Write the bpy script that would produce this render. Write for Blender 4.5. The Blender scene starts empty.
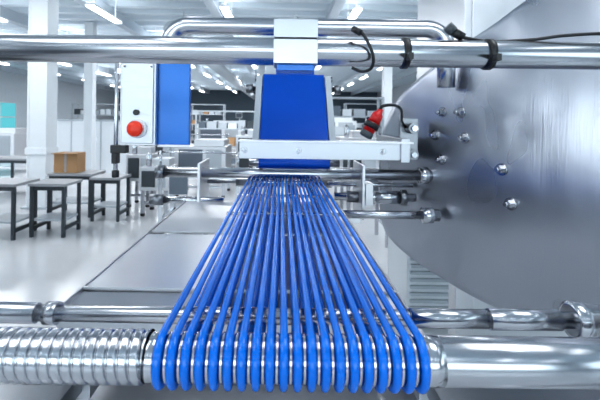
import bpy, math, random
from mathutils import Vector, Matrix
random.seed(4)
S=bpy.context.scene
LK=.275   # overall luminaire output factor

# ------------------------------------------------------------ materials
def mat(name,col,metal=0.0,rough=0.5,brush=None,rvar=0.0,cvar=0.0,nscale=6,bump=0.0,emit=None,es=0,coat=0,spec=0.5,detail=5,bdist=.002,aniso=0,fine=None):
    m=bpy.data.materials.new(name); m.use_nodes=True
    nt=m.node_tree; b=nt.nodes['Principled BSDF']
    b.inputs['Base Color'].default_value=(*col,1); b.inputs['Metallic'].default_value=metal
    b.inputs['Roughness'].default_value=rough; b.inputs['Specular IOR Level'].default_value=spec
    b.inputs['Coat Weight'].default_value=coat; b.inputs['Coat Roughness'].default_value=.08
    b.inputs['Anisotropic'].default_value=aniso
    if emit: b.inputs['Emission Color'].default_value=(*emit,1); b.inputs['Emission Strength'].default_value=es
    if rvar or cvar or bump:
        tc=nt.nodes.new('ShaderNodeTexCoord'); mp=nt.nodes.new('ShaderNodeMapping'); n=nt.nodes.new('ShaderNodeTexNoise')
        n.inputs['Scale'].default_value=nscale; n.inputs['Detail'].default_value=detail
        if brush: mp.inputs['Scale'].default_value=brush
        nt.links.new(tc.outputs['Object'],mp.inputs['Vector']); nt.links.new(mp.outputs[0],n.inputs['Vector'])
        if rvar:
            r=nt.nodes.new('ShaderNodeMapRange'); r.inputs[1].default_value=.3; r.inputs[2].default_value=.7
            r.inputs[3].default_value=max(0.02,rough-rvar); r.inputs[4].default_value=rough+rvar
            nt.links.new(n.outputs[0],r.inputs[0]); nt.links.new(r.outputs[0],b.inputs['Roughness'])
        if cvar:
            cr=nt.nodes.new('ShaderNodeMix'); cr.data_type='RGBA'
            cr.inputs[6].default_value=(*[max(0,c*(1-cvar)) for c in col],1); cr.inputs[7].default_value=(*[min(1,c*(1+cvar)) for c in col],1)
            nt.links.new(n.outputs[0],cr.inputs[0]); nt.links.new(cr.outputs[2],b.inputs['Base Color'])
        if bump:
            bp=nt.nodes.new('ShaderNodeBump'); bp.inputs['Strength'].default_value=bump; bp.inputs['Distance'].default_value=bdist
            nt.links.new(n.outputs[0],bp.inputs['Height']); last=bp
            if fine:
                m2=nt.nodes.new('ShaderNodeMapping'); m2.inputs['Scale'].default_value=fine[0]; m2.inputs['Rotation'].default_value=fine[3]
                n2=nt.nodes.new('ShaderNodeTexNoise'); n2.inputs['Scale'].default_value=fine[1]; n2.inputs['Detail'].default_value=3
                b2=nt.nodes.new('ShaderNodeBump'); b2.inputs['Strength'].default_value=fine[2]; b2.inputs['Distance'].default_value=.002
                nt.links.new(tc.outputs['Object'],m2.inputs['Vector']); nt.links.new(m2.outputs[0],n2.inputs['Vector'])
                nt.links.new(n2.outputs[0],b2.inputs['Height']); nt.links.new(bp.outputs[0],b2.inputs['Normal']); last=b2
            nt.links.new(last.outputs[0],b.inputs['Normal'])
    return m
STEEL=mat('steel_polished',(.52,.53,.56),1,.18,rvar=.04,brush=(1,8,8),nscale=20)
STEELX=mat('steel_brushed_tube',(.50,.51,.54),1,.21,rvar=.02,brush=(3,20,20),nscale=4)
PLATE=mat('steel_plate',(.68,.68,.70),1,.40,rvar=.05,cvar=.04,brush=(1,14,1),nscale=9)
CLAMPM=mat('steel_clamp',(.46,.47,.50),1,.33,rvar=.05,cvar=.04,brush=(1,1,10),nscale=9)
DRUM=mat('steel_drum_sheet',(.45,.47,.52),1,.29,rvar=.03,cvar=.08,brush=(1,1,.5),nscale=2.4,detail=2,bump=.7,bdist=.03,aniso=.5,fine=((70,70,2),2,.34,(0,.25,0)))
DSTEEL=mat('steel_dark',(.24,.25,.27),1,.3,rvar=.05)
CORD=mat('blue_polyurethane',(.0,.145,.62),0,.20,coat=0,spec=.42,cvar=.06,nscale=3)
BELT=mat('blue_belt_fabric',(.0,.075,.46),0,.35,cvar=.15,nscale=4,spec=.3)
BPAN=mat('blue_panel',(.003,.12,.44),.2,.2,cvar=.3,nscale=2)
WHITE=mat('white_paint',(.76,.79,.82),0,.45,cvar=.03)
LGREY=mat('light_grey_paint',(.46,.50,.54),0,.4,cvar=.04)
DGREY=mat('dark_grey_paint',(.05,.06,.07),0,.4,rvar=.05)
CABG=mat('added_cabinet_dark',(.08,.09,.11),0,.4,rvar=.05)  # dark tone of the added cabinets mirrored in the drum
BLACK=mat('black_rubber',(.008,.008,.01),0,.35,rvar=.05)
RED=mat('red_plastic',(.50,.010,.010),0,.35,rvar=.05)
ORANGE=mat('orange_red_button',(.75,.04,.012),0,.3,rvar=.04)
CARD=mat('cardboard',(.42,.25,.13),0,.8,cvar=.12)
WOOD=mat('bench_top',(.34,.35,.37),0,.4,cvar=.08)
TEAL=mat('slate_paint',(.14,.17,.21),0,.4,cvar=.05)
FLOORM=mat('floor_epoxy',(.58,.59,.61),0,.2,rvar=.06,cvar=.06,nscale=1.2)
CEILM=mat('ceiling_sheet',(.66,.74,.80),0,.6,cvar=.03)
PURL=mat('ceiling_purlin_paint',(.50,.56,.62),0,.6,cvar=.03)
WALLM=mat('wall_paint',(.60,.65,.70),0,.7,cvar=.04)
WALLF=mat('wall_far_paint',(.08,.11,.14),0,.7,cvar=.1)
LAMP=mat('lamp_tube',(1,1,1),0,.5,emit=(.95,.98,1),es=8)
WINGLOW=mat('added_window_glow',(.5,.75,.8),0,.2,emit=(.80,.93,1.0),es=2.2)  # glow of the added, unseen windows that brighten the steel
GLASST=mat('window_teal',(.1,.5,.55),0,.2,emit=(.14,.46,.50),es=.6)
MONI=mat('screen_dark',(.02,.03,.05),0,.15,rvar=.03)

# ------------------------------------------------------------ mesh builder
class B:
    def __init__(s,name): s.name=name; s.v=[]; s.f=[]; s.mi=[]; s.sm=[]; s.mats=[]
    def m(s,mt):
        if mt not in s.mats: s.mats.append(mt)
        return s.mats.index(mt)
    def add(s,vs,fs,mt,smooth=False):
        o=len(s.v); s.v+= [tuple(p) for p in vs]; k=s.m(mt)
        for i,f in enumerate(fs):
            s.f.append([a+o for a in f]); s.mi.append(k); s.sm.append(smooth[i] if isinstance(smooth,list) else smooth)
    def box(s,a,b,mt,rot=None):
        x0,y0,z0=[min(a[i],b[i]) for i in range(3)]; x1,y1,z1=[max(a[i],b[i]) for i in range(3)]
        vs=[Vector(p) for p in [(x0,y0,z0),(x1,y0,z0),(x1,y1,z0),(x0,y1,z0),(x0,y0,z1),(x1,y0,z1),(x1,y1,z1),(x0,y1,z1)]]
        if rot is not None:
            c=Vector(((x0+x1)/2,(y0+y1)/2,(z0+z1)/2)); vs=[rot@(p-c)+c for p in vs]
        s.add(vs,[(0,3,2,1),(4,5,6,7),(0,1,5,4),(1,2,6,5),(2,3,7,6),(3,0,4,7)],mt)
    def cyl(s,p,q,r,mt,n=24,r2=None,smooth=True):
        p=Vector(p);q=Vector(q); r2=r if r2 is None else r2
        d=(q-p).normalized(); a=d.orthogonal().normalized(); b=d.cross(a)
        vs=[];fs=[];sm=[]
        for c,rr in((p,r),(q,r2)):
            for i in range(n):
                t=2*math.pi*i/n; vs.append(c+(a*math.cos(t)+b*math.sin(t))*rr)
        for i in range(n):
            j=(i+1)%n; fs.append((i,j,n+j,n+i)); sm.append(smooth)
        fs.append(list(range(n))[::-1]); sm.append(False); fs.append(list(range(n,2*n))); sm.append(False)
        s.add(vs,fs,mt,sm)
    def lathe(s,p,d,prof,mt,n=32):
        p=Vector(p); d=Vector(d).normalized(); a=d.orthogonal().normalized(); b=d.cross(a)
        vs=[];fs=[];L=len(prof)
        for (t,r) in prof:
            for i in range(n):
                w=2*math.pi*i/n; vs.append(p+d*t+(a*math.cos(w)+b*math.sin(w))*max(r,1e-4))
        for k in range(L-1):
            for i in range(n):
                j=(i+1)%n; fs.append((k*n+i,k*n+j,(k+1)*n+j,(k+1)*n+i))
        s.add(vs,fs,mt,True)
        o=len(s.v)-len(vs)
        s.f.append([o+i for i in range(n)][::-1]); s.mi.append(s.m(mt)); s.sm.append(False)
        s.f.append([o+(L-1)*n+i for i in range(n)]); s.mi.append(s.m(mt)); s.sm.append(False)
    def tube(s,pts,r,mt,n=12,closed=False):
        pts=[Vector(p) for p in pts]; L=len(pts); vs=[];fs=[]
        T=[]
        for i in range(L):
            if closed: t=pts[(i+1)%L]-pts[i-1]
            else: t=pts[min(i+1,L-1)]-pts[max(i-1,0)]
            T.append(t.normalized())
        a=T[0].orthogonal().normalized()
        for i in range(L):
            a=(a-T[i]*a.dot(T[i])).normalized(); b=T[i].cross(a)
            for k in range(n):
                w=2*math.pi*k/n; vs.append(pts[i]+(a*math.cos(w)+b*math.sin(w))*r)
        for i in range(L if closed else L-1):
            i2=(i+1)%L
            for k in range(n):
                k2=(k+1)%n; fs.append((i*n+k,i*n+k2,i2*n+k2,i2*n+k))
        s.add(vs,fs,mt,True)
        if not closed:
            o=len(s.v)-len(vs)
            s.f.append([o+i for i in range(n)][::-1]); s.mi.append(s.m(mt)); s.sm.append(False)
            s.f.append([o+(L-1)*n+i for i in range(n)]); s.mi.append(s.m(mt)); s.sm.append(False)
    def hexbolt(s,p,d,r,mt,h=.012):
        p=Vector(p); d=Vector(d).normalized()
        s.cyl(p,p+d*h*.3,r*1.5,mt,20); s.cyl(p+d*h*.3,p+d*h*1.3,r,mt,6,smooth=False); s.cyl(p+d*h*1.3,p+d*h*1.9,r*.55,mt,12)
    def done(s,parent=None,bevel=0.0):
        me=bpy.data.meshes.new(s.name); me.from_pydata(s.v,[],s.f); me.update()
        for mt in s.mats: me.materials.append(mt)
        for i,p in enumerate(me.polygons): p.material_index=s.mi[i]; p.use_smooth=s.sm[i]
        o=bpy.data.objects.new(s.name,me); S.collection.objects.link(o)
        if bevel:
            md=o.modifiers.new('bevel','BEVEL'); md.width=bevel; md.segments=2; md.limit_method='ANGLE'; md.angle_limit=math.radians(50)
        if parent: o.parent=parent
        return o
def empty(name):
    e=bpy.data.objects.new(name,None); S.collection.objects.link(e); e.empty_display_size=.1; return e
def smoothpath(pts,n=8):
    P=[Vector(p) for p in pts]; P=[P[0]*2-P[1]]+P+[P[-1]*2-P[-2]]; out=[]
    for i in range(1,len(P)-2):
        for k in range(n):
            t=k/n; out.append(.5*((2*P[i])+(-P[i-1]+P[i+1])*t+(2*P[i-1]-5*P[i]+4*P[i+1]-P[i+2])*t*t+(-P[i-1]+3*P[i]-3*P[i+1]+P[i+2])*t**3))
    out.append(P[-2]); return out

# ------------------------------------------------------------ room
XL,XR,YB,YF,H=-16.0,9.0,-6.0,38.0,4.4
b=B('floor'); b.box((XL,YB,-.1),(XR,YF,0),FLOORM); b.done()
b=B('ceiling'); b.box((XL,YB,H+.16),(XR,YF,H+.28),CEILM)
y=YB
while y<YF-.5:   # trapezoid roof deck ribs, running across the hall
    vs=[(XL,y,H+.16),(XL,y+.06,H-.0),(XL,y+.26,H-.0),(XL,y+.32,H+.16)]
    vs+=[(XR,p[1],p[2]) for p in vs]
    b.add(vs,[(0,1,5,4),(1,2,6,5),(2,3,7,6)],CEILM); y+=.65
b.done()
b=B('trim_1')
x=XL+.9
while x<XR:
    b.box((x,YB,H-.26),(x+.10,YF,H+.0),PURL); b.box((x-.06,YB,H-.29),(x+.16,YF,H-.26),PURL); x+=2.7
b.done()
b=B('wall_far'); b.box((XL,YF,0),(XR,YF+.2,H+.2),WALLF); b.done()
b=B('wall_left'); b.box((XL-.2,YB,0),(XL,YF,H+.2),WALLM); b.done()
b=B('wall_right'); b.box((XR,YB,0),(XR+.2,YF,H+.2),WALLM); b.done()
b=B('wall_back'); b.box((XL,YB-.2,0),(XR,YB,H+.2),WALLM); b.done()
def window(name,wall,a0,a1,z0,z1,gl):
    b=B(name); t=.06
    def bx(a,bb,za,zb,d,mt):
        if wall=='L': b.box((XL,a,za),(XL+d,bb,zb),mt)
        elif wall=='R': b.box((XR-d,a,za),(XR,bb,zb),mt)
        elif wall=='B': b.box((a,YB,za),(bb,YB+d,zb),mt)
    bx(a0,a1,z0,z1,.02,gl)
    n=max(1,int((a1-a0)/1.2))
    for i in range(n+1):
        c=a0+(a1-a0)*i/n; bx(c-t/2,c+t/2,z0,z1,.07,WHITE)
    for z in(z0,(z0+z1)/2,z1): bx(a0-t/2,a1+t/2,z-t/2,z+t/2,.07,WHITE)
    b.done()
window('window_1','L',17,24,.8,2.5,GLASST)
window('added_window_2','L',-2,5.2,1.0,3.0,WINGLOW)  # added unseen window, sized for its bright reflection in the drum
window('added_window_3','B',-9,6,1.0,3.4,WINGLOW)  # added behind the camera as a bright surface for the metal to reflect
window('added_window_4','R',-4,10,1.0,3.4,WINGLOW)  # added glowing window out of view, brightens the right side
# columns
for (x,y,w,nm) in((-4.72,7.4,.36,'steel_column'),(-5.66,11.4,.24,'steel_column'),(3.6,14.2,.3,'steel_column'),(-1.2,20,.3,'steel_column')):
    b=B(nm); t=.03
    b.box((x+.01,y+.01,0),(x+w-.01,y+w-.01,H),WHITE); b.box((x,y,0),(x+.04,y+w,H),WHITE); b.box((x+w-.04,y,0),(x+w,y+w,H),WHITE)
    b.box((x-.06,y-.06,0),(x+w+.06,y+w+.06,.03),LGREY); b.box((x-.02,y-.02,1.0),(x+w+.02,y+w+.02,1.12),WHITE); b.done(None,.003)
# luminaires
b=B('ceiling_lamps')
for X in(-12,-9.3,-6.6,-3.9,-1.2,1.5,4.2):
    for Y in range(-4,36,4):
        b.box((X-.09,Y,H-.44),(X+.09,Y+1.5,H-.40),WHITE); b.box((X-.07,Y+.03,H-.47),(X+.07,Y+1.47,H-.44),LAMP)
        b.box((X-.06,Y+.03,H-.40),(X+.06,Y+1.47,H-.39),LAMP)  # upward glow added on top of each fixture to brighten the ceiling
        b.box((X-.01,Y+.2,H-.4),(X+.01,Y+.22,H+.12),WHITE); b.box((X-.01,Y+1.28,H-.4),(X+.01,Y+1.3,H+.12),WHITE)
b.done()
def area(name,loc,rot,sx,sy,e,col=(1,1,1)):
    l=bpy.data.lights.new(name,'AREA'); l.shape='RECTANGLE'; l.size=sx; l.size_y=sy; l.energy=e*LK; l.color=col
    o=bpy.data.objects.new(name,l); o.location=loc; o.rotation_euler=rot; S.collection.objects.link(o)
for i,(x,y,e) in enumerate(((-3,0,170),(1.5,1,150),(-5,5.5,260),(3,6,230))): area('ceiling_light_panel',(x,y,H-.31),(0,0,0),2.4,1.4,e,(.96,.98,1))
for (x,y) in((-8,12),(0,12),(-8,22),(0,22),(-8,31),(0,31)): area('ceiling_light_panel',(x,y,H-.32),(0,0,0),6,.3,850,(.96,.98,1))
area('added_window_light',(-1.5,YB+.15,2.2),(math.radians(90),0,0),12,2.2,330,(.93,.97,1))  # fill light added in front of the made-up back window
area('added_window_light',(XL+.15,1.6,2.0),(0,math.radians(-90),0),1.9,6.8,480,(.93,.97,1))  # added light at the made-up left window, mirrored in the drum

# dark cabinets added outside this view to put dark reflections into the drum
b=B('added_dark_cabinet')
for (y0,y1,h) in((-1.4,-.2,1.1),(-.2,1.0,1.1),(1.0,1.9,1.2),(2.3,3.1,2.0),(3.1,3.9,2.0)):
    b.box((-4.3,y0+.01,.08),(-3.6,y1-.01,h),CABG); b.box((-4.25,y0+.05,0),(-3.65,y1-.05,.08),BLACK)
    b.box((-3.6,y0+.05,.12),(-3.585,y1-.05,h-.05),CABG); b.box((-3.585,y1-.14,h*.5),(-3.56,y1-.11,h*.5+.15),STEEL)
b.done(None,.006)

# ------------------------------------------------------------ cord conveyor (main subject)
CX=.0205; RY,RZ=.70,1.283; FY=2.68
conv=empty('cord_belt_conveyor')
b=B('front_roller')
x0,x1,st,n=-.80,-.226,.0013,40; L=int((x1-x0)/st)+1; vs=[];fs=[]
for i in range(L):
    X=x0+i*st
    for k in range(n):
        th=2*math.pi*k/n; ph=(X/.0185-th/(2*math.pi)); w=abs(math.sin(math.pi*ph)); r=.0365+.0070*min(1,w*1.6)**.8
        vs.append((X,RY+r*math.cos(th),RZ+r*math.sin(th)))
for i in range(L-1):
    for k in range(n):
        k2=(k+1)%n; fs.append((i*n+k,i*n+k2,(i+1)*n+k2,(i+1)*n+k))
b.add(vs,fs,STEEL,True)
NC=20; HW=.2225; xs=[CX-HW+2*HW*i/(NC-1) for i in range(NC)]
pr=[(0,.039)]
for x in xs: pr+=[(x+.235-.0092,.040),(x+.235-.006,.0365),(x+.235+.006,.0365),(x+.235+.0092,.040)]
pr+=[(.515,.040)]
b.lathe((-.235,RY,RZ),(1,0,0),pr,STEEL,40)
b.lathe((.262,RY,RZ),(1,0,0),[(0,.036),(.004,.0395),(.46,.0395),(.462,.02),(.60,.02)],STEELX,48)
b.cyl((-.88,RY,RZ),(-.79,RY,RZ),.02,STEEL)
b.done(conv)
b=B('elastic_cords')
Rp=.0425; rc=.0072
for i,x in enumerate(xs):
    pts=[]; ph=random.random()*6; am=random.uniform(-.003,.003)
    for k in range(17):
        a=math.radians(90+180*k/16); pts.append((x,RY+Rp*math.cos(a),RZ+Rp*math.sin(a)))
    N=16
    for k in range(1,N):
        t=k/N; pts.append((x+math.sin(t*math.pi)*(am*1.5+.004),RY+(FY-RY)*t,RZ-Rp-.006*math.sin(math.pi*t)))
    for k in range(13):
        a=math.radians(-90+180*k/12); pts.append((x,FY+Rp*math.cos(a),RZ+Rp*math.sin(a)))
    for k in range(1,N):
        t=1-k/N; pts.append((x+math.sin(t*math.pi)*am,RY+(FY-RY)*t,RZ+Rp-.002*math.sin(math.pi*t)))
    b.tube(pts,rc,CORD,14,True)
b.done(conv)
b=B('tail_roller'); b.lathe((-.3,FY,RZ),(1,0,0),[(0,.034),(.64,.034)],STEEL,32); b.cyl((-.5,FY,RZ),(.55,FY,RZ),.014,STEEL); b.done(conv)
b=B('support_rods')
z2=1.278; y2=.86
b.cyl((-.95,y2,z2),(.95,y2,z2),.017,STEELX,32)
for a,c,r in((-.95,-.52,.021),(-.50,-.475,.0235),(.28,.445,.0195),(.45,.60,.0215)): b.cyl((a,y2,z2),(c,y2,z2),r,STEELX,32)
b.lathe((.625,y2,z2),(1,0,0),[(0,.03),(.002,.038),(.03,.038),(.032,.032),(.09,.032),(.092,.03)],STEEL,32)
for yy in(1.78,2.2): b.cyl((-.24,yy,1.282),(.28,yy,1.282),.008,STEEL,16)
b.cyl((-.74,2.5,1.366),(.90,2.5,1.366),.033,STEELX,32)
b.lathe((.86,2.5,1.366),(1,0,0),[(0,.035),(0,.05),(.05,.052),(.055,.04),(.09,.04)],STEEL,32)
b.cyl((.30,2.62,1.285),(.86,2.62,1.285),.016,STEEL,24)
b.cyl((.34,2.56,1.215),(.86,2.56,1.215),.026,STEELX,24); b.cyl((.42,2.56,1.215),(.52,2.56,1.215),.036,DSTEEL,24)
b.cyl((.60,2.56,1.215),(.76,2.56,1.215),.042,STEEL,24); b.cyl((.76,2.56,1.215),(.80,2.56,1.215),.050,DSTEEL,24)
b.box((.53,2.50,1.17),(.575,2.62,1.31),PLATE)
b.cyl((.32,2.38,1.145),(.86,2.38,1.145),.024,STEELX,24)
b.lathe((.84,2.38,1.145),(1,0,0),[(0,.03),(0,.046),(.06,.046),(.065,.035),(.10,.035)],STEEL,32)
b.cyl((-.74,2.46,1.20),(-.35,2.46,1.20),.022,STEEL,20)
b.cyl((-.80,2.46,1.20),(-.72,2.46,1.20),.034,DSTEEL,20)
b.cyl((-.78,2.5,1.366),(-.73,2.5,1.366),.042,DSTEEL,24)
b.done(conv)
b=B('drip_tray'); zt=1.19
def plate(x0,x1,y0,y1,z): b.box((x0,y0,z-.008),(x1,y1,z),PLATE)
plate(-.585,.345,1.19,1.765,zt); plate(-.575,.335,1.785,2.48,zt+.006)
b.box((-.585,1.765,zt-.03),(.345,1.785,zt-.010),BLACK)
b.add([(-.585,1.185,zt-.004),(.345,1.185,zt-.004),(.345,1.06,zt-.020),(-.585,1.06,zt-.020),(-.585,1.06,zt-.07),(.345,1.06,zt-.07)],[(0,1,2,3),(3,2,5,4)],CLAMPM)
b.box((-.585,1.185,zt),(.345,1.195,zt+.007),PLATE)
b.box((-.592,1.05,zt-.024),(.352,1.062,zt-.012),PLATE)
b.box((-.592,1.06,zt-.07),(-.585,2.48,zt+.004),CLAMPM); b.box((.345,1.06,zt-.07),(.352,2.48,zt+.004),CLAMPM)
b.done(conv,.001)
b=B('lower_tray'); b.box((-.60,.78,.93),(.42,1.5,.94),PLATE); b.box((-.61,.77,.93),(-.60,1.5,.99),PLATE); b.box((.42,.77,.93),(.43,1.5,.99),PLATE)
b.box((-.60,.77,.93),(.42,.78,.955),PLATE); b.done(conv,.001)
b=B('frame')
for X in(-.50,.38):
    b.box((X-.02,1.02,.98),(X+.02,2.75,1.12),PLATE)
    for Y in(1.3,2.6): b.box((X-.025,Y-.025,0),(X+.025,Y+.025,1.0),STEEL); b.cyl((X,Y,0),(X,Y,.03),.05,BLACK)
for Y in(1.3,2.6): b.box((-.5,Y-.02,.3),(.38,Y+.02,.35),STEEL); b.box((-.5,Y-.02,1.0),(.38,Y+.02,1.05),STEEL)
for X in(-.92,.88):
    b.box((X-.025,.62,1.20),(X+.025,.94,1.345),PLATE); b.box((X-.025,.66,0),(X+.025,.76,1.2),PLATE)
    b.box((X-.08,.55,0),(X+.08,.95,.02),PLATE)
b.box((-.92,.9,1.0),(-.5,1.05,1.05),DSTEEL)
b.box((.38,.9,1.0),(.88,1.05,1.05),DSTEEL)
for X in(-.90,.86): b.box((X-.02,.74,.98),(X+.02,1.05,1.06),PLATE)
for X in(-.5,.5):
    b.box((X-.008,2.42,1.1),(X+.008,2.74,1.43),PLATE)
    for p in((2.5,1.366),(2.68,1.281)): b.hexbolt((X-.008,p[0],p[1]),(-1,0,0),.012,STEEL)
b.box((.38,2.5,1.06),(.5,2.7,1.10),PLATE)
b.done(conv,.002)

# ------------------------------------------------------------ inclined flat belt conveyor
inc=empty('inclined_belt_conveyor')
p0=Vector((0,2.66,1.415)); p1=Vector((0,3.12,2.02)); d=(p1-p0).normalized(); nr=Vector((0,-d.z,d.y)); IX=.085
b=B('flat_belt'); r=.036; hw=.235; prof=[]
for k in range(13):
    a=math.pi*k/12; prof.append(p1+nr*r*math.cos(a)+d*r*math.sin(a))
for k in range(13):
    a=math.pi*k/12; prof.append(p0-nr*r*math.cos(a)-d*r*math.sin(a))
n=len(prof); vs=[(IX-hw,p.y,p.z) for p in prof]+[(IX+hw,p.y,p.z) for p in prof]
b.add(vs,[(i,(i+1)%n,n+(i+1)%n,n+i) for i in range(n)],BELT,True)
b.done(inc)
b=B('belt_rollers')
b.cyl((IX-.30,p0.y,p0.z),(IX+.30,p0.y,p0.z),.026,STEEL)
b.cyl((IX-.30,p1.y,p1.z),(IX+.30,p1.y,p1.z),.026,STEEL)
pm=p0+(p1-p0)*.86
b.cyl((IX-.33,pm.y,pm.z),(IX+.33,pm.y,pm.z),.02,STEEL)
for s in(-1,1): b.cyl((IX+s*.31,pm.y,pm.z),(IX+s*.36,pm.y,pm.z),.035,DSTEEL)
b.done(inc)
b=B('side_plates')
for s in(-1,1):
    R=Matrix.Rotation(math.atan2(d.z,d.y),3,'X'); c=(p0+p1)/2
    for (hx,hy,hz,off) in((.022,.37,.005,.045),(.005,.37,.04,0)):
        X=IX+s*(.262 if hx>.01 else .245)
        cc=Vector((X,c.y,c.z))+nr*off
        b.box(cc-Vector((hx,hy,hz)),cc+Vector((hx,hy,hz)),LGREY,R)
b.box((IX-.22,3.2,1.98),(IX+.22,3.24,2.05),PLATE)
b.done(inc,.002)
b=B('upper_infeed_belt'); b.box((IX-.14,3.22,1.95),(IX+.17,3.26,2.24),BELT); b.done(inc,.01)
b=B('legs')
for s in(-1,1):
    b.box((IX+s*.25-.02,2.98,0),(IX+s*.25+.02,3.02,1.83),STEEL)
b.box((IX-.25,2.98,.5),(IX+.25,3.02,.54),STEEL); b.done(inc,.002)
b=B('cross_bar')
b.box((-.25,2.36,1.47),(.76,2.40,1.575),CLAMPM); b.box((-.25,2.30,1.572),(.76,2.42,1.582),PLATE)
for x in(-.22,.10,.60): b.hexbolt((x,2.36,1.52),(0,-1,0),.012,STEEL)
b.box((.70,2.34,1.46),(.75,2.96,1.60),CLAMPM)
for z in(1.50,1.66): b.cyl((.80,2.50,z),(.80,2.42,z),.032,DSTEEL,24); b.cyl((.80,2.42,z),(.80,2.40,z),.02,STEEL,6,smooth=False)
b.box((.74,2.50,1.46),(.85,2.54,1.72),DSTEEL)
b.box((-.18,2.40,1.49),(-.15,2.86,1.55),PLATE); b.box((.33,2.40,1.49),(.36,2.86,1.55),PLATE)
b.done(inc,.003)

# ------------------------------------------------------------ drum machine at right
drum=empty('rotary_drum_machine')
T=Vector((.404,-.915,0)); Nn=Vector((-.915,-.404,0)); O=Vector((.735,3.0,0))
def D(u,z,h=0): return O+T*u+Nn*h+Vector((0,0,z))
out=[(0,1.35),(.005,1.12),(.05,.93),(.20,.83),(.508,.765),(1.0,.735),(1.42,.85),(1.75,1.08),(1.9,1.5),(1.78,1.95),(1.5,2.25),(1.21,2.32),(.94,2.22),(.59,2.08),(.25,1.90),(.09,1.73),(.02,1.55)]
def closed(pts,n):
    P=[Vector((p[0],p[1])) for p in pts]; N=len(P); o=[]
    for i in range(N):
        a,b_,c,e=P[i-1],P[i],P[(i+1)%N],P[(i+2)%N]
        for k in range(n):
            t=k/n; o.append(.5*((2*b_)+(-a+c)*t+(2*a-5*b_+4*c-e)*t*t+(-a+3*b_-3*c+e)*t**3))
    return o
ol=closed(out,8); C=Vector((.92,1.48)); DH=.04
def dome(sv): return DH*(1-sv*sv)
b=B('drum_head'); n=len(ol); rings=22; vs=[D(C.x,C.y,dome(0))]; fs=[]
for j in range(1,rings+1):
    sv=j/rings
    for p in ol:
        q=C+(p-C)*sv; vs.append(D(q.x,q.y,dome(sv)))
for (sv,h) in((1.006,-.006),(1.008,-.015),(1.008,-.65),(.9,-.66),(.3,-.66)):
    for p in ol:
        q=C+(p-C)*sv; vs.append(D(q.x,q.y,h))
tot=rings+5
for i in range(n): fs.append((0,1+i,1+(i+1)%n))
for j in range(tot-1):
    for i in range(n):
        a=1+j*n+i; c=1+j*n+(i+1)%n; fs.append((a,a+n,c+n,c))
b.add(vs,fs,DRUM,True); b.done(drum)
b=B('drum_bolts')
for (u,z) in((.634,1.76),(.59,1.62),(.776,1.757),(.81,1.615),(.645,1.477),(1.044,1.465),(1.093,1.30)):
    q=Vector((u,z))-C; ang=q.length
    best=max(((p-C).normalized().dot(q.normalized()),(p-C).length) for p in ol)[1]
    h=dome(ang/best); p=D(u,z,h-.004)
    b.cyl(p,p+Nn*.008,.032,DSTEEL,24); b.hexbolt(p+Nn*.007,Nn,.021,STEEL,.024)
b.done(drum)
b=B('drum_frame')
for (u,w) in((.45,.3),(1.3,.3)):
    c=D(u,0,-.35)
    b.box((c.x-.06,c.y-.06,0),(c.x+.06,c.y+.06,.95),PLATE); b.box((c.x-.12,c.y-.12,0),(c.x+.12,c.y+.12,.03),PLATE)
b.done(drum,.004)
b=B('rear_cabinet'); b.box((1.54,3.4,.0),(3.4,4.6,3.3),PLATE); b.box((1.6,3.385,.2),(2.4,3.4,3.1),PLATE); b.box((2.45,3.385,.2),(3.3,3.4,3.1),PLATE)
b.box((2.32,3.36,1.5),(2.35,3.385,1.8),DSTEEL); b.done(drum,.006)
b=B('louvred_vent_unit')
b.box((1.05,3.3,.03),(1.5,3.9,1.05),WHITE)
for i in range(16): b.box((1.07,3.27,.10+i*.058),(1.48,3.3,.125+i*.058),LGREY)
for x in(1.1,1.45):
    for y in(3.35,3.85): b.cyl((x,y,0),(x,y,.05),.025,BLACK)
b.done(None,.003)

# ------------------------------------------------------------ tube frame on top
fr=empty('overhead_tube_frame')
py,pz=.89,1.852
b=B('crossbar_tube'); b.cyl((-1.6,py,pz),(1.62,py,pz),.0305,STEELX,48)
for X in(-1.6,1.62): b.cyl((X,py,0),(X,py,pz+.03),.03,STEEL,32); b.cyl((X,py,0),(X,py,.02),.08,STEEL,32)
b.done(fr)
b=B('tube_clamp')
cx=.027
b.box((cx-.047,py-.045,pz-.032),(cx+.047,py+.045,pz+.020),CLAMPM)
b.box((cx-.047,py-.045,pz+.023),(cx+.047,py+.045,pz+.062),CLAMPM)
b.box((cx-.045,py-.040,pz+.018),(cx+.045,py+.040,pz+.025),BLACK)
b.box((cx-.040,py-.035,pz+.060),(cx+.040,py+.035,pz+.066),CLAMPM)
b.box((cx-.04,py-.03,pz-.045),(cx+.04,py+.03,pz-.03),BPAN)
b.hexbolt((cx-.0,py-.01,pz+.066),(0,0,1),.006,STEEL,.007)
b.done(fr,.0035)
ay,az=2.3,2.235
def arc(cx,cz,r,a0,a1,n=8): return [(cx+r*math.cos(math.radians(a0+(a1-a0)*k/n)),ay,cz+r*math.sin(math.radians(a0+(a1-a0)*k/n))) for k in range(n+1)]
b=B('arch_tube')
pts=[(-.66,ay,1.60),(-.66,ay,1.8),(-.66,ay,az-.16)]+arc(-.54,az-.12,.12,180,90)+[(0,ay,az),(.4,ay,az)]+arc(.82,az-.12,.12,90,0)+[(.94,ay,az-.2),(.94,ay,1.9)]
b.tube(pts,.05,STEELX,24)
b.done(fr)

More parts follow.
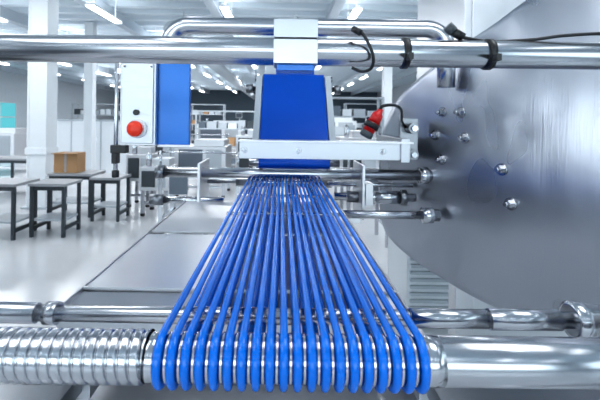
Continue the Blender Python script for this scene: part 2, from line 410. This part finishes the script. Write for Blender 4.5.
b=B('cable_straps')
for X in(.270,.455):
    b.lathe((X-.006,py,pz),(1,0,0),[(0,.031),(0,.0345),(.012,.0345),(.012,.031)],BLACK,32)
    b.box((X-.005,py-.05,pz-.02),(X+.005,py-.03,pz-.006),BLACK)
b.done(fr)
b=B('sensor_cable')
b.tube(smoothpath([(.150,py-.02,pz+.047),(.165,py-.038,pz+.038),(.180,py-.042,pz+.015),(.192,py-.040,pz-.015),(.190,py-.03,pz-.038),(.172,py-.02,pz-.044),(.150,py-.02,pz-.036)]),.0035,BLACK,10)
b.cyl((.150,py-.03,pz+.046),(.164,py-.042,pz+.035),.007,BLACK,12)
b.cyl((.375,py,pz+.052),(.40,py,pz+.037),.010,BLACK,14); b.cyl((.365,py,pz+.062),(.378,py,pz+.050),.012,DGREY,14)
b.tube(smoothpath([(.40,py,pz+.037),(.47,py+.02,pz+.033),(.55,py,pz+.034),(.63,py,pz+.045),(.75,py,pz+.05),(.95,py,pz+.036)]),.004,BLACK,10)
b.done(fr)
b=B('red_power_plug')
a=Vector((.395,1.9,1.625)); c=Vector((.468,1.9,1.755)); dd=(c-a).normalized()
b.lathe(a,dd,[(0,.022),(.004,.031),(.028,.031),(.03,.026)],DGREY,24)
b.lathe(a+dd*.03,dd,[(0,.028),(.03,.028),(.031,.034),(.048,.034)],RED,24)
b.lathe(a+dd*.048,dd,[(0,.036),(.028,.036),(.031,.030)],BLACK,24)
b.lathe(a+dd*.078,dd,[(0,.029),(.045,.026),(.055,.016),(.075,.011)],RED,24)
e=a+dd*.14
b.tube(smoothpath([e,e+dd*.03,(.56,1.98,1.78),(.64,2.15,1.76),(.72,2.40,1.70),(.78,2.5,1.66)]),.008,BLACK,10)
b.done()

# ------------------------------------------------------------ control box at left
cb=empty('emergency_stop_control_box')
b=B('enclosure')
b.box((-.885,2.18,1.55),(-.690,2.40,2.02),PLATE); b.box((-.875,2.17,1.56),(-.70,2.18,2.01),CLAMPM)
b.box((-.690,2.22,1.55),(-.515,2.26,2.02),BPAN); b.box((-.69,2.21,1.54),(-.51,2.225,1.555),PLATE)
b.done(cb,.005)
b=B('stop_button')
b.lathe((-.785,2.17,1.642),(0,-1,0),[(0,.052),(.01,.052),(.012,.044)],WHITE,32)
b.lathe((-.785,2.16,1.642),(0,-1,0),[(0,.03),(.015,.03),(.015,.04),(.03,.043),(.042,.036),(.045,.01)],ORANGE,32)
b.lathe((-.79,2.17,1.73),(0,-1,0),[(0,.016),(.012,.016)],BLACK,20)
b.hexbolt((-.86,2.17,1.98),(0,-1,0),.006,STEEL); b.hexbolt((-.715,2.17,1.98),(0,-1,0),.006,STEEL)
b.done(cb)
b=B('mounting_poles')
b.cyl((-.945,2.28,1.38),(-.945,2.28,2.05),.012,STEEL,20); b.cyl((-.905,2.28,1.50),(-.905,2.28,2.05),.016,STEEL,20)
b.box((-.965,2.25,1.50),(-.88,2.31,1.545),BLACK); b.box((-.96,2.255,1.44),(-.93,2.305,1.50),BLACK)
b.cyl((-.945,2.28,1.36),(-.945,2.28,1.40),.02,BLACK,16)
b.box((-.95,2.27,1.95),(-.88,2.29,1.98),STEEL)
b.cyl((-.69,2.33,1.9),(-.66,2.31,1.9),.02,STEEL,16)
b.done(cb,.002)

# ------------------------------------------------------------ background furniture
def bench(name,x0,x1,y0,y1,h,col=DGREY,shelf=True):
    b=B(name); t=.022
    b.box((x0,y0,h-.04),(x1,y1,h),WOOD)
    for X in(x0+.04,x1-.04):
        for Y in(y0+.04,y1-.04): b.box((X-t,Y-t,0),(X+t,Y+t,h-.04),col)
        b.box((X-t,y0+.04,.10),(X+t,y1-.04,.15),col)
    if shelf: b.box((x0+.04,y0+.06,.22),(x1-.04,y1-.04,.25),LGREY)
    b.box((x0+.02,y0+.03,h-.10),(x1-.02,y0+.06,h-.04),col)
    b.done(None,.003)
bench('workbench',-4.6,-3.62,5.44,6.0,.775)
bench('workbench',-3.55,-3.02,5.6,6.1,.76)
bench('workbench',-3.95,-3.2,6.75,7.3,.74)
bench('workbench',-3.12,-2.62,6.5,7.0,.72)
bench('workbench',-6.2,-4.9,8.5,9.2,.8)
b=B('cardboard_box')
for (x,y,z,w,h) in((-3.9,6.85,.742,.40,.34),):
    b.box((x,y,z),(x+w,y+.3,z+h),CARD); b.box((x-.01,y-.07,z+h-.01),(x+w+.01,y,z+h),CARD)
    b.box((x+w/2-.02,y-.002,z+.01),(x+w/2+.02,y+.3,z+h+.002),WOOD)
b.done(None,.004)
def machine(name,x0,x1,y0,y1,h0,h1,m1=PLATE,m2=DGREY,screen=True):
    b=B(name)
    b.box((x0,y0,h0),(x1,y1,h1),m1)
    for X in(x0+.05,x1-.05):
        for Y in(y0+.05,y1-.05): b.box((X-.03,Y-.03,.04),(X+.03,Y+.03,h0),STEEL); b.cyl((X,Y,0),(X,Y,.05),.04,BLACK,12)
    b.box((x0+.03,y0+.03,.2),(x1-.03,y0+.07,.25),STEEL)
    w=x1-x0
    b.box((x0+w*.08,y0-.012,h0+.06),(x0+w*.55,y0,h1-.06),m2); b.box((x0+w*.62,y0-.012,h0+.06),(x0+w*.92,y0,h1-.06),LGREY)
    b.cyl((x0+w*.2,y0+.2,h1),(x0+w*.2,y0+.2,h1+.22),.05,STEEL,20); b.box((x0+w*.35,y0+.15,h1),(x1-w*.05,y1-.1,h1+.14),m1)
    if screen:
        b.cyl((x1-.12,y0+.15,h1),(x1-.12,y0+.15,h1+.4),.02,STEEL,12); b.box((x1-.27,y0+.08,h1+.25),(x1+.0,y0+.12,h1+.46),LGREY); b.box((x1-.25,y0+.074,h1+.27),(x1-.02,y0+.08,h1+.44),MONI)
    b.done(None,.006)
machine('filling_machine',-2.45,-1.95,6.9,7.5,.45,.85,screen=False)
machine('filling_machine',-2.95,-2.5,7.6,8.1,.5,1.0,m2=DGREY,screen=False)
machine('packing_machine',-2.3,-1.2,8.6,9.6,.5,1.1,m1=PLATE,m2=TEAL,screen=False)
machine('packing_machine',-1.15,-.35,10,11,.4,1.3,m1=PLATE,m2=DGREY)
machine('packing_machine',1.2,2.0,8.2,9.2,.5,1.35,m1=PLATE,m2=DGREY)
machine('packing_machine',-4.4,-3.2,12.6,13.6,.5,1.2,m1=LGREY,m2=DGREY,screen=False)
machine('packing_machine',-9.0,-7.7,11.5,12.6,.5,1.2,m1=PLATE,m2=LGREY,screen=False)
machine('packing_machine',-3.4,-1.6,16,17,.5,1.5,m1=WHITE,m2=TEAL)
machine('packing_machine',1.0,2.8,15,16,.5,1.7,m1=WHITE,m2=DGREY)
# roller tables in the middle distance
def roller_table(name,x0,x1,y0,y1,h):
    b=B(name)
    for Y in(y0,y1): b.box((x0,Y-.02,h-.09),(x1,Y+.02,h),PLATE)
    for X in(x0+.06,x1-.06):
        for Y in(y0,y1): b.box((X-.025,Y-.02,0),(X+.025,Y+.02,h-.05),STEEL)
        b.box((X-.02,y0,.25),(X+.02,y1,.29),STEEL)
        b.cyl((X,y0,h),(X,y0,h+.30),.018,STEEL,12)
    X=x0+.08
    while X<x1-.04: b.cyl((X,y0,h-.04),(X,y1,h-.04),.03,DSTEEL,12); X+=.1
    b.cyl((x0,y0,h+.28),(x1,y0,h+.28),.015,STEEL,12)
    b.box((x0+.2,y0-.06,h-.3),(x0+.45,y0-.02,h-.05),TEAL)
    b.done()
roller_table('roller_table',-1.75,-.55,5.6,6.2,.95)
roller_table('roller_table',.85,1.5,5.4,6.0,1.0)
roller_table('roller_table',-3.0,-1.4,10.6,11.3,1.0)
b=B('partition_panel')
for i in range(3): b.box((-7.3+i*.9,12.2,.0),(-6.44+i*.9,12.25,1.6),WHITE); b.box((-7.33+i*.9,12.19,0),(-7.3+i*.9,12.26,1.63),LGREY)
b.box((-4.64,12.19,0),(-4.6,12.26,1.63),LGREY); b.box((-7.3,12.19,1.58),(-4.6,12.26,1.63),LGREY); b.done(None,.003)
def rack(name,x0,x1,y,h,n):
    b=B(name)
    for X in(x0,x1):
        for Y in(y,y+.6): b.box((X-.03,Y-.03,0),(X+.03,Y+.03,h),LGREY)
    for i in range(n):
        z=.15+i*(h-.2)/(n-1); b.box((x0,y,z),(x1,y+.6,z+.04),LGREY)
        if i<n-1:
            X=x0+.08
            while X<x1-.4:
                w=random.uniform(.2,.38); hh=random.uniform(.15,.3)
                b.box((X,y+.05,z+.04),(X+w,y+.5,z+.04+hh),random.choice([TEAL,WHITE,LGREY,DGREY,LGREY,CARD])); X+=w+.06
    b.done()
rack('storage_rack',1.0,2.9,11.5,2.4,5); rack('storage_rack',-1.6,.5,24,2.6,5); rack('storage_rack',-5.5,-3.5,24,2.6,5); rack('storage_rack',-10.5,-8,20,2.4,5)
rack('storage_rack',3.2,5.4,20,2.6,5); rack('storage_rack',-2.9,-.6,13.5,2.0,4)
b=B('air_duct'); b.cyl((-2.5,9,3.70),(-2.5,36,3.70),.20,LGREY,24)
for y in range(10,36,3): b.cyl((-2.5,y,3.70),(-2.5,y+.06,3.70),.215,LGREY,24); b.box((-2.51,y+.02,3.9),(-2.49,y+.04,H-.01),LGREY)
b.done()

# ------------------------------------------------------------ world, camera
w=bpy.data.worlds.new('world'); S.world=w; w.use_nodes=True
w.node_tree.nodes['Background'].inputs[0].default_value=(.8,.9,1,1); w.node_tree.nodes['Background'].inputs[1].default_value=.6
cam=bpy.data.cameras.new('camera'); co=bpy.data.objects.new('camera',cam); S.collection.objects.link(co)
cam.lens=24; cam.sensor_width=36; cam.clip_start=.02; cam.clip_end=200
cam.shift_x=18/600; cam.shift_y=-80/600
cam.dof.use_dof=True; cam.dof.focus_distance=1.15; cam.dof.aperture_fstop=6
co.location=(0,0,1.7)
co.rotation_euler=(Matrix.Rotation(math.radians(90),4,'X')@Matrix.Rotation(math.radians(.8),4,'Z')).to_euler()
S.camera=co
S.view_settings.view_transform='Standard'
try: S.view_settings.look='Medium High Contrast'
except Exception:
    pass
S.view_settings.exposure=0.0
